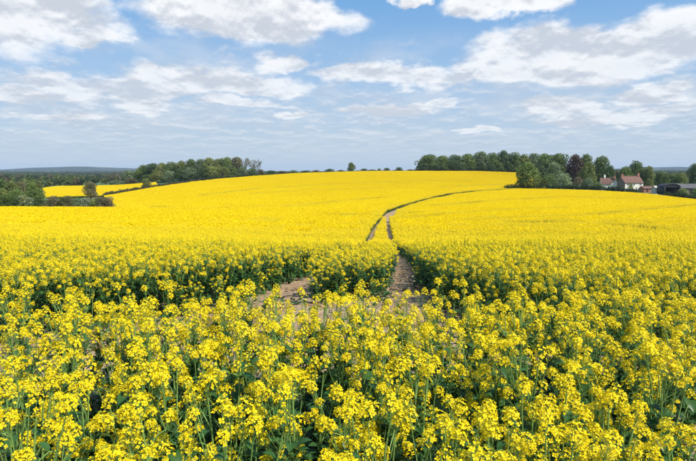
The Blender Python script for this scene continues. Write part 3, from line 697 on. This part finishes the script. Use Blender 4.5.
# wood on the ridge, right of centre
rowR = [(428, 154.2, 17, 'round', 'green'), (441, 155.6, 14, 'round', 'green'), (453, 154.6, 16, 'round', 'blue'), (466, 153.6, 17, 'round', 'green'), (479, 151.2, 16, 'tall', 'grey'), (490.5, 152.6, 16, 'round', 'green'), (501, 150.0, 14, 'tall', 'blue'),
        (511, 152.2, 15, 'round', 'green'), (521, 153.8, 14, 'tall', 'olive'), (531, 152.8, 15, 'round', 'grey'), (541, 153.2, 15, 'round', 'green'), (550, 154.5, 14, 'round', 'dark')]
for i, (px, tp, wd, kd, cl) in enumerate(rowR):
    tree("ridge_tree", px, tp, wd*1.38, 420, kd, cl, f"{LOOK[cl]} {FORM[kd]} tree, {ORD[i]} from the left in the right ridge wood", group="trees of the right ridge wood")
for i in range(13):
    px = 424+i*9.3; cl = ('dark', 'blue', 'green')[i % 3]
    tree("understorey_shrub", px, 163+random.uniform(-1, 1.5), 13, 414, 'shrub', cl, f"{LOOK[cl]} low shrub, {ORD[i]} from the left under the right ridge wood", "shrub", "shrubs under the right ridge wood")
# round tree at the hedge corner and the trees about the cottages
YH = E_HEDGE3[0][1]
tree("field_corner_tree", 525, 161.5, 27, YH+4, 'round', 'bright', "full bright green tree at the corner where the field track meets the hedge")
tree("purple_beech", 571.5, 153.8, 21, 318, 'round', 'copper', "dark purple-leaved tree, the only one of that colour")
for nm, px, tp, wd, Y, kd, cl, lab in [
    ("broad_tree", 556, 153.2, 24, 345, 'round', 'green', "broad mid green tree behind and left of the dark purple tree"),
    ("broad_tree", 583, 153.5, 20, 342, 'tall', 'green', "mid green tree behind and right of the dark purple tree"),
    ("broad_tree", 551, 162.0, 19, 312, 'round', 'grey', "grey green tree with hazy new leaves left of the dark purple tree"),
    ("broad_tree", 585, 160.5, 18, 300, 'tall', 'olive', "olive tree standing just right of the dark purple tree"),
    ("broad_tree", 598, 155.6, 21, 325, 'round', 'green', "large rounded green tree above the smaller cottage"),
    ("broad_tree", 606, 165.0, 16, 312, 'round', 'dark', "dark green tree close behind the smaller cottage"),
    ("broad_tree", 622, 166.0, 15, 322, 'round', 'green', "green tree behind the left end of the white cottage"),
    ("broad_tree", 633, 160.2, 19, 330, 'tall', 'green', "tallest green tree right behind the white cottage"),
    ("broad_tree", 645, 166.0, 14, 325, 'round', 'olive', "olive tree behind the right chimney of the white cottage"),
    ("broad_tree", 656, 171.0, 14, 335, 'round', 'green', "lower green tree behind the farm sheds"),
    ("broad_tree", 668, 173.5, 14, 350, 'round', 'bright', "light green tree behind the dark open barn"),
    ("broad_tree", 692, 162.0, 19, 290, 'round', 'dark', "dark tree at the right edge beside the long grey barn"),
    ("broad_tree", 678, 172.5, 15, 345, 'tall', 'olive', "olive tree behind the middle of the long barn roof"),
    ("broad_tree", 662, 174.5, 10, 300, 'round', 'green', "small green tree between the stone shed and the dark open barn"),
    ("broad_tree", 706, 160.0, 22, 300, 'round', 'dark', "dark tree cut off by the right edge of the view"),
    ("broad_tree", 538, 165.0, 14, 330, 'tall', 'blue', "deep green tree behind the field corner tree")]:
    tree(nm, px, tp, wd, Y, kd, cl, lab, group="trees about the farmstead")
for nm, px, tp, wd, Y, kd, cl, lab in [
    ("garden_shrub", 537, 178.5, 14, 284, 'shrub', 'dark', "dark green shrub next to the field corner tree"),
    ("garden_shrub", 547, 173.5, 17, 283, 'shrub', 'green', "rounded green shrub second from the field corner tree"),
    ("garden_shrub", 561, 172.5, 19, 282, 'shrub', 'pale', "pale green rounded shrub below the dark purple tree"),
    ("garden_shrub", 575, 176.5, 16, 282, 'shrub', 'pinkish', "pinkish brown shrub in the garden hedge line"),
    ("garden_shrub", 586, 177.0, 13, 280, 'shrub', 'grey', "grey green shrub left of the smaller cottage"),
    ("garden_shrub", 595, 182.0, 10, 277, 'shrub', 'bright', "bright green low shrub at the foot of the smaller cottage"),
    ("garden_shrub", 628, 182.2, 6, 277, 'shrub', 'olive', "low olive bush against the white wall of the larger cottage"),
    ("garden_shrub", 610.5, 187, 6, 280, 'shrub', 'dark', "low dark bush between the two cottages"),
    ("garden_shrub", 646, 179.0, 11, 293, 'shrub', 'olive', "olive shrub over the red-brown lean-to"),
    ("garden_shrub", 680, 188.3, 13, 250, 'shrub', 'olive', "low olive scrub in front of the long grey barn"),
    ("garden_shrub", 694, 188.0, 14, 250, 'shrub', 'green', "low green scrub in front of the barn's right end")]:
    tree(nm, px, tp, wd, Y, kd, cl, lab, "shrub", "shrubs about the farmstead")
# hedgerow at the foot of the near slope on the left: each shrub a thing
rowH = [(-38, 193, 22, 'shrub', 'green'), (-18, 194, 20, 'shrub', 'olive'), (-2, 195, 15, 'shrub', 'dark'), (8, 193.5, 14, 'shrub', 'green'), (17, 196, 11, 'shrub', 'dark'), (25, 195, 10, 'blossom', 'olive'), (33, 197, 9, 'blossom', 'green'), (41, 195.8, 10, 'shrub', 'dark'),
        (48, 197.8, 8, 'blossom', 'green'), (56, 195.3, 11, 'shrub', 'pinkish'), (64, 197.2, 9, 'shrub', 'green'), (71, 195.2, 10, 'shrub', 'brown'), (79, 197.2, 9, 'shrub', 'grey'), (87, 197.3, 9, 'blossom', 'grey'), (95, 198.3, 9, 'shrub', 'olive'), (102, 196.5, 9, 'shrub', 'brown'), (110, 196.2, 11, 'shrub', 'pinkish')]
for i, (px, tp, wd, kd, cl) in enumerate(rowH):
    x_, y_ = at(px, 137)
    tree("hedgerow_shrub", px, tp, wd*1.6, float(np.interp(px, [-40, 115], [133, 139])), kd, cl, f"{LOOK[cl]} {FORM[kd]} shrub, {ORD[i]} from the left in the near hedgerow" if i > 2 else f"{LOOK[cl]} shrub, {ORD[i]} from the left end of the near hedgerow", "shrub", "shrubs of the near hedgerow")
for i, (px, tp, wd, Y, kd, cl) in enumerate([(-12, 177, 24, 215, 'round', 'green'), (3, 178.5, 20, 210, 'round', 'dark'), (14, 181, 18, 205, 'round', 'olive'), (25, 181, 15, 215, 'round', 'brown'), (35, 182, 14, 190, 'round', 'bright'), (44, 187.5, 10, 185, 'shrub', 'green'),
        (20, 188.5, 18, 170, 'shrub', 'green'), (5, 188, 18, 168, 'shrub', 'olive')]):
    tree("valley_tree", px, tp, wd*1.15, Y, kd, cl, f"{LOOK[cl]} {FORM[kd]} tree behind the near hedgerow, number {ORD[i]} of the clump at the left edge".replace("number ", ""), group="trees at the left edge")
tree("hedge_oak", 93, 182.0, 17, 236, 'round', 'brown', "dark spreading oak at the left end of the thin field hedge")
tree("hedge_oak", 148.5, 178.5, 11.5, hit(148, 187.7, y0=150)[1]+1, 'round', 'olive', "small spreading tree midway along the thin field hedge", group=None)

# hedges
def hedge(name, L, hgt, wid, colour, label, dens=26):
    r = np.random.default_rng(len(L)*31+int(hgt*10)); L = np.array(L); segs = np.diff(L, axis=0); ln = np.hypot(*segs.T); tot = ln.sum()
    n = int(tot*dens); s = np.sort(r.uniform(0, tot, n)); cum = np.concatenate([[0], np.cumsum(ln)])
    x = np.interp(s, cum, L[:, 0]); y = np.interp(s, cum, L[:, 1]); g = np.maximum(r.random(n), r.random(n)*.8)
    hh = hgt*(1+.22*low_noise(x, y, .9)+.12*low_noise(x, y, 3.1)); ox = r.normal(0, wid*.33, (n, 2))
    x = x+ox[:, 0]; y = y+ox[:, 1]; o0 = L[0]; z0 = tz(*o0)
    p = np.column_stack([x-o0[0], y-o0[1], terrain(x, y)-z0+g*hh])
    nr = r.normal(0, 1, (n, 3)); nr[:, 2] += .5; nr /= np.linalg.norm(nr, axis=1)[:, None]; a = np.cross(nr, r.normal(0, 1, (n, 3))); a /= np.linalg.norm(a, axis=1)[:, None]; e = np.cross(nr, a)
    sz = r.uniform(.12, .28, n)[:, None]; b = MB(); b.quads(np.stack([p+a*sz, p+e*sz, p-a*sz, p-e*sz], 1))
    root = link(name, None, loc=(o0[0], o0[1], z0)); tag(root, label, "hedge")
    f = link("foliage", b.mesh("foliage", [M_TREE]), root, kind='stuff'); c = COL[colour]; f.color = (*c, 1)
    st = MB()
    for q in np.arange(.3, tot, 1.4):
        sx = np.interp(q, cum, L[:, 0]); sy = np.interp(q, cum, L[:, 1]); zz = tz(sx, sy)-z0
        st.tube([(sx-o0[0], sy-o0[1], zz-.05), (sx-o0[0]+.1, sy-o0[1], zz+hgt*.8)], [.05, .02], 4)
    link("stems", st.mesh("stems", [M_BARK]), root, kind='stuff')
hedge("field_hedge", E_HEDGE2, 2.3, 1.6, 'brown', "thin brown hedge running uphill between the two yellow fields", 60)
h3 = [(a, b+1.2) for a, b in E_HEDGE3]
hedge("clipped_hedge", h3[:5], 2.8, 1.8, 'dark', "dark clipped hedge along the field edge in front of the cottages", 130)
hedge("clipped_hedge", h3[5:9], 2.7, 2.0, 'dark', "dark hedge right of the field gate in front of the barns", 120)
hedge("ridge_hedge", [at(262, 388), at(300, 402), at(360, 411), at(420, 413)], 1.4, 1.6, 'dark', "low dark hedge along the skyline of the hill field", 60)
hedge("wood_edge_bank", [at(418, 411), at(480, 413), at(520, 411), at(548, 408)], 3.6, 3.0, 'dark', "dense dark hedge along the foot of the right ridge wood", 160)
hedge("wood_edge_bank", [at(186, 378), at(205, 372), at(232, 373), at(264, 387)], 2.0, 2.2, 'dark', "dark bramble bank at the foot of the left wood", 90)

# woodland belts far off, reading as one mass
def far_woods():
    FC = [COL['dark'], COL['blue'], (.030, .055, .026), COL['green'], COL['olive'], COL['brown']]
    src = []
    for i in range(6):
        r = np.random.default_rng(600+i); b = MB(); C = [(r.uniform(-.33, .33), r.uniform(-.33, .33), r.uniform(.2, .72)) for _ in range(9)]
        leaf_cloud(b, np.array(C), np.full(9, .25), 40, .065, r, 0, .6); b.tube([(0, 0, -.05), (0, 0, .6)], [.03, .015], 4, 1)
        src.append(b.mesh("far_tree", [leafy("far_leaf_%d" % i, tuple(q*1.0 for q in FC[i]), tuple(q*1.6 for q in FC[i]), .2, .8), M_BARK]))
    P = []; H = []
    def belt(p0, p1, Y0, Y1, n, h0, h1):
        px = rng.uniform(p0, p1, n); Y = rng.uniform(Y0, Y1, n)+10*np.sin(px*.13); P.append(np.column_stack([(px-CX)/537*Y, Y])); H.append(rng.uniform(h0, h1, n))
    belt(-260, 150, 425, 500, 420, 4.5, 9); belt(-260, 60, 300, 420, 350, 5, 10); belt(-260, 160, 900, 1000, 800, 7, 12)
    belt(-260, 40, 1300, 1500, 900, 8, 14); belt(-260, 330, 1900, 2100, 1500, 9, 15); belt(-260, 300, 2700, 3000, 1500, 10, 17); belt(-260, 75, 1600, 1750, 600, 10, 15)
    belt(560, 1000, 400, 520, 700, 7, 12); belt(640, 1000, 800, 900, 500, 8, 14); belt(600, 1000, 1500, 1700, 1000, 12, 20); belt(600, 1000, 2500, 2800, 1200, 14, 24); belt(420, 620, 440, 520, 500, 8, 12)
    P = np.concatenate(P); H = np.concatenate(H); keep = ~inside(P, FIELD2); P = P[keep]; H = H[keep]; n = len(P); w_ = H*rng.uniform(.8, 1.2, n)
    scatter("distant_woodland", src, np.column_stack([P, terrain(P[:, 0], P[:, 1])]), rng.uniform(0, 6.28, n), np.column_stack([w_, w_, H]), np.where(P[:, 1] > 1100, rng.integers(0, 3, n), rng.integers(0, 6, n)), "belts of distant woodland fading into the haze")
far_woods()

# ------------------------------------------------------------------ farmstead
M_TILE = simple("red_roof_tile", (.155, .075, .055), .85, .28, 2.2, .4)
M_TILE2 = simple("brown_roof_tile", (.15, .075, .055), .85, .28, 2.0, .4)
M_CREAM = simple("cream_render", (.74, .69, .58), .85, .06, 1.0)
M_BRICK = simple("red_brick", (.29, .13, .09), .9, .2, 5.0)
M_GLASS, wg = mat("window_glass"); finish(wg, wg.n('ShaderNodeBsdfPrincipled', None, Base_Color=c4(.03, .035, .04), Roughness=.08).outputs[0])
M_GABLE_SHADE = simple("shade_toned_gable", (.23, .165, .125), .9, .2, 3.0)  # brown-grey in place of cream: shade of the sunless end painted into the gables
M_WHITE = simple("white_frame", (.78, .78, .75), .5, .03)
M_DOOR = simple("painted_door", (.10, .07, .05), .5, .1)
M_METAL = simple("grey_sheet_roof", (.095, .092, .092), .8, .12, .6)
M_BOARD = simple("weathered_boards", (.165, .135, .105), .9, .25, 1.5)
M_BLACK = simple("tarred_iron", (.022, .022, .024), .6, .3, 1.0)
M_STONE = simple("pale_stone", (.55, .50, .40), .9, .12, 1.5)

def gable_house(name, px, Y, L, D, eave, ridge, rz, label, cat, wallm, roofm, wins=(), door=None, chimneys=(), chm=None, gable_win=True, drop=0.2, overhang=.3):
    x, y = at(px, Y); z = tz(x, y)-drop; root = link(name, None, loc=(x, y, z), rz=rz); tag(root, label, cat)
    b = MB(); t = .35
    # outer walls with the openings left out on the front (-y) side
    xs = sorted({-L/2, L/2}|{q for w_ in wins for q in (w_[0]-w_[2]/2, w_[0]+w_[2]/2)}|({door[0]-door[1]/2, door[0]+door[1]/2} if door else set()))
    zs = sorted({-.5, eave}|{q for w_ in wins for q in (w_[1]-w_[3]/2, w_[1]+w_[3]/2)}|({0.0, door[2]} if door else set()))
    def hole(cx, cz): return any(abs(cx-w_[0]) < w_[2]/2 and abs(cz-w_[1]) < w_[3]/2 for w_ in wins) or (door is not None and abs(cx-door[0]) < door[1]/2 and 0 < cz < door[2])
    for i in range(len(xs)-1):
        for j in range(len(zs)-1):
            if not hole((xs[i]+xs[i+1])/2, (zs[j]+zs[j+1])/2):
                b.add([(xs[i], -D/2, zs[j]), (xs[i+1], -D/2, zs[j]), (xs[i+1], -D/2, zs[j+1]), (xs[i], -D/2, zs[j+1])], [(0, 1, 2, 3)])
    for w_ in list(wins)+([(door[0], door[2]/2, door[1], door[2])] if door else []):
        cx, cz, ww, hh = w_; x0, x1, z0, z1 = cx-ww/2, cx+ww/2, cz-hh/2, cz+hh/2; y0, y1 = -D/2, -D/2+.22
        for q in (((x0, y0, z0), (x0, y1, z0), (x0, y1, z1), (x0, y0, z1)), ((x1, y1, z0), (x1, y0, z0), (x1, y0, z1), (x1, y1, z1)), ((x0, y0, z1), (x0, y1, z1), (x1, y1, z1), (x1, y0, z1)), ((x0, y1, z0), (x0, y0, z0), (x1, y0, z0), (x1, y1, z0))): b.add(q, [(0, 1, 2, 3)])
    b.add([(-L/2, D/2, -.5), (L/2, D/2, -.5), (L/2, D/2, eave), (-L/2, D/2, eave)], [(3, 2, 1, 0)])
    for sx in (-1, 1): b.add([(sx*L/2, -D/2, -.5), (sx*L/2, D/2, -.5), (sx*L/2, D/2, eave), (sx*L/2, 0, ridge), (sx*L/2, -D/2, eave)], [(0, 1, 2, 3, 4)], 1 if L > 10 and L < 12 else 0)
    link("wall", b.mesh("wall", [wallm, M_GABLE_SHADE]), root)
    for s in (-1, 1):
        rf = MB(); o = overhang; sl = (ridge-eave)/(D/2); ye = s*(D/2+o); ze = eave-o*sl; th = .14
        nseg = 14; X = np.linspace(-L/2-o, L/2+o, nseg+1); V = []
        for q in X:
            sag = -.06*math.sin(math.pi*(q+L/2)/L) if -L/2 < q < L/2 else 0
            V += [(q, 0, ridge+th+sag), (q, ye, ze+th), (q, ye, ze), (q, 0, ridge+sag)]
        Fq = [];
        for i in range(nseg):
            a, c = 4*i, 4*i+4; Fq += [(a, a+1, c+1, c), (a+1, a+2, c+2, c+1), (a+2, a+3, c+3, c+2)]
        Fq += [(0, 1, 2, 3), (4*nseg, 4*nseg+1, 4*nseg+2, 4*nseg+3)]
        rf.add(V, Fq); ro = link("roof", rf.mesh("roof", [roofm]), root)
        if s == -1: front = ro
    cap = MB(); cap.tube([(-L/2-overhang, 0, ridge+.16), (0, 0, ridge+.10), (L/2+overhang, 0, ridge+.16)], [.14]*3, 6); link("ridge_tile", cap.mesh("ridge_tile", [roofm]), root)
    for (cx, cz, ww, hh) in wins:
        fr = MB(); y0, y1 = -D/2+.06, -D/2+.14; fw = .08
        for lo, hi in (((cx-ww/2, y0, cz-hh/2), (cx-ww/2+fw, y1, cz+hh/2)), ((cx+ww/2-fw, y0, cz-hh/2), (cx+ww/2, y1, cz+hh/2)), ((cx-ww/2+fw, y0, cz-hh/2), (cx+ww/2-fw, y1, cz-hh/2+fw)), ((cx-ww/2+fw, y0, cz+hh/2-fw), (cx+ww/2-fw, y1, cz+hh/2)), ((cx-.03, y0+.01, cz-hh/2+fw), (cx+.03, y1-.01, cz+hh/2-fw))): fr.box(lo, hi)
        wo = link("window", fr.mesh("window", [M_WHITE]), root)
        g = MB(); g.box((cx-ww/2+.02, -D/2+.10, cz-hh/2+.02), (cx+ww/2-.02, -D/2+.115, cz+hh/2-.02)); link("pane", g.mesh("pane", [M_GLASS]), wo)
        sl_ = MB(); sl_.box((cx-ww/2-.1, -D/2-.10, cz-hh/2-.09), (cx+ww/2+.1, -D/2+.05, cz-hh/2-.004)); link("sill", sl_.mesh("sill", [M_WHITE]), wo)
    if door:
        dd = MB(); dd.box((door[0]-door[1]/2+.01, -D/2+.12, 0), (door[0]+door[1]/2-.01, -D/2+.17, door[2]-.01)); do = link("door", dd.mesh("door", [M_DOOR]), root)
        hd_ = MB(); hd_.tube([(door[0]+door[1]*.35, -D/2+.07, 1.0), (door[0]+door[1]*.35, -D/2+.07, 1.15)], [.02, .02], 6); link("handle", hd_.mesh("handle", [M_METAL]), do)
    for (cx, cyy, wd, top) in chimneys:
        c_ = MB(); c_.box((cx-wd/2, cyy-.35, ridge-1.2), (cx+wd/2, cyy+.35, top)); c_.box((cx-wd/2-.07, cyy-.42, top), (cx+wd/2+.07, cyy+.42, top+.15))
        co = link("chimney", c_.mesh("chimney", [chm or M_BRICK]), root)
        for k in (-1, 1):
            p_ = MB(); p_.tube([(cx+k*wd*.22, cyy, top+.15), (cx+k*wd*.22, cyy, top+.6)], [.14, .11], 8); link("chimney_pot", p_.mesh("chimney_pot", [M_BRICK]), co)
    return root
YC = 286
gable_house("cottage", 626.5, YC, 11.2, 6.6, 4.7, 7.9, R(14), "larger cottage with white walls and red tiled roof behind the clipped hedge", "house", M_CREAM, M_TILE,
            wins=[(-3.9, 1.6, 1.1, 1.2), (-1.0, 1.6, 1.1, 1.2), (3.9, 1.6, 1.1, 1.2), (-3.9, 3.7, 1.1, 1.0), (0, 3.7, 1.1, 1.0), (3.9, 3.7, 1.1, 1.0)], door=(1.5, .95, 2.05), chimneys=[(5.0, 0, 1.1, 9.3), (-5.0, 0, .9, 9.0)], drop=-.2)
gable_house("cottage", 604.5, YC+5, 7.2, 5.4, 3.6, 6.6, R(-8), "smaller cottage with brown-red roof left of the white cottage", "house", M_CREAM, M_TILE2,
            wins=[(-2.2, 1.5, 1.0, 1.1), (2.2, 1.5, 1.0, 1.1)], door=(0, .95, 2.05), chimneys=[(-1.6, 0, .8, 8.2)], chm=M_CREAM, drop=-.1)
gable_house("cottage_wing", 611.5, YC+3, 3.4, 5.0, 3.6, 5.9, R(72), "narrow gabled wing with a brick chimney between the two cottages", "house", M_CREAM, M_TILE2, wins=[], chimneys=[(.6, 0, .7, 8.0)], chm=M_BRICK, drop=-.1)
gable_house("lean_to", 643.5, YC-3, 6.0, 3.6, 1.9, 2.9, R(12), "low shed with red-brown roof at the right end of the white cottage", "shed", M_BRICK, M_TILE2, wins=[(1.2, 1.1, .8, .7)], door=(-1.0, .9, 1.8), drop=-.4)
gable_house("stone_shed", 655, YC-14, 4.6, 3.4, 2.3, 3.6, R(10), "small pale stone shed between the lean-to and the dark barn", "shed", M_STONE, M_STONE, wins=[], door=(0, 1.6, 1.9), drop=-.3)
gable_house("long_barn", 683, 268, 14.0, 7.5, 2.9, 4.8, R(-6), "long barn with pale grey sheet roof and brown boarded walls", "barn", M_BOARD, M_METAL, wins=[(-2.0, 1.6, 1.6, 1.0), (4.0, 1.6, 1.6, 1.0)], door=(1.2, 2.6, 2.5), drop=-.9)
def dutch_barn(px, Y):
    x, y = at(px, Y); root = link("arched_barn", None, loc=(x, y, tz(x, y)+.5), rz=R(-4)); tag(root, "dark barn with a rounded iron roof and open front", "barn")
    W, D, ev = 7.4, 7.0, 3.3
    rf = MB(); n = 14; V = []
    for i in range(n+1):
        a = math.pi*(1-i/n); px_ = math.cos(a)*(W/2+.2); pz = ev+math.sin(a)*1.7
        V += [(px_, -D/2-.2, pz), (px_, D/2+.2, pz), (px_*.985, D/2+.2, pz-.08), (px_*.985, -D/2-.2, pz-.08)]
    Fq = []
    for i in range(n):
        for k in range(4): Fq.append((4*i+k, 4*i+(k+1) % 4, 4*i+4+(k+1) % 4, 4*i+4+k))
    rf.add(V, Fq); link("roof", rf.mesh("roof", [M_BLACK]), root)
    for sx in (-1, 1):
        w_ = MB(); w_.box((sx*W/2-.06, -D/2+.2, -.3), (sx*W/2+.06, D/2, ev)); link("side_wall", w_.mesh("side_wall", [M_BLACK]), root)
        for yy in (-D/2, 0.3):
            p = MB(); p.box((sx*(W/2-.22)-.09, yy, -.3), (sx*(W/2-.22)+.09, yy+.18, ev+.2)); link("post", p.mesh("post", [M_BOARD]), root)
    g = MB(); V = [(-W/2+.06, D/2-.05, -.3), (W/2-.06, D/2-.05, -.3)]+[(math.cos(math.pi*i/n)*(W/2-.06), D/2-.05, ev+math.sin(math.pi*i/n)*1.6) for i in range(n+1)]
    g.add(V, [tuple(range(len(V)))]); link("back_wall", g.mesh("back_wall", [M_BLACK]), root)
    tr_ = MB(); V = [(math.cos(math.pi*i/n)*(W/2-.05), -D/2+.1, ev+math.sin(math.pi*i/n)*1.6) for i in range(n+1)]; tr_.add(V, [tuple(range(len(V)))]); link("gable_sheet", tr_.mesh("gable_sheet", [M_BLACK]), root)
dutch_barn(665.5, 266)
def field_gate(px, Y):
    x, y = at(px, Y); root = link("field_gate", None, loc=(x, y, tz(x, y)), rz=R(-12)); tag(root, "pale five-barred gate in the gap of the dark hedge", "gate")
    for k in range(5):
        b = MB(); b.box((-1.7, -.03, .25+k*.22), (1.7, .03, .35+k*.22)); link("bar", b.mesh("bar", [M_STONE]), root)
    for sx in (-1, 1):
        b = MB(); b.box((sx*1.85-.1, -.1, -.3), (sx*1.85+.1, .1, 1.5)); link("post", b.mesh("post", [M_STONE]), root)
    b = MB(); b.tube([(-1.6, -.05, .3), (1.6, -.05, 1.2)], [.04, .04], 4); link("brace", b.mesh("brace", [M_STONE]), root)
gx, gy = (np.array(h3[4])+np.array(h3[5]))/2
field_gate(CX+537*gx/gy, gy)

# ------------------------------------------------------------------ haze
def haze():
    b = MB(); b.box((-9600, -9600, -60), (9600, 9600, 75))
    m, w = mat("haze_air"); pv = w.n('ShaderNodeVolumePrincipled', None, Density=7.5e-5, Anisotropy=0.0); pv.inputs['Color'].default_value = (.62, .76, .97, 1)
    out = w.n('ShaderNodeOutputMaterial'); m.node_tree.links.new(pv.outputs[0], out.inputs['Volume'])
    link("haze", b.mesh("haze", [m]), kind='stuff')
haze()
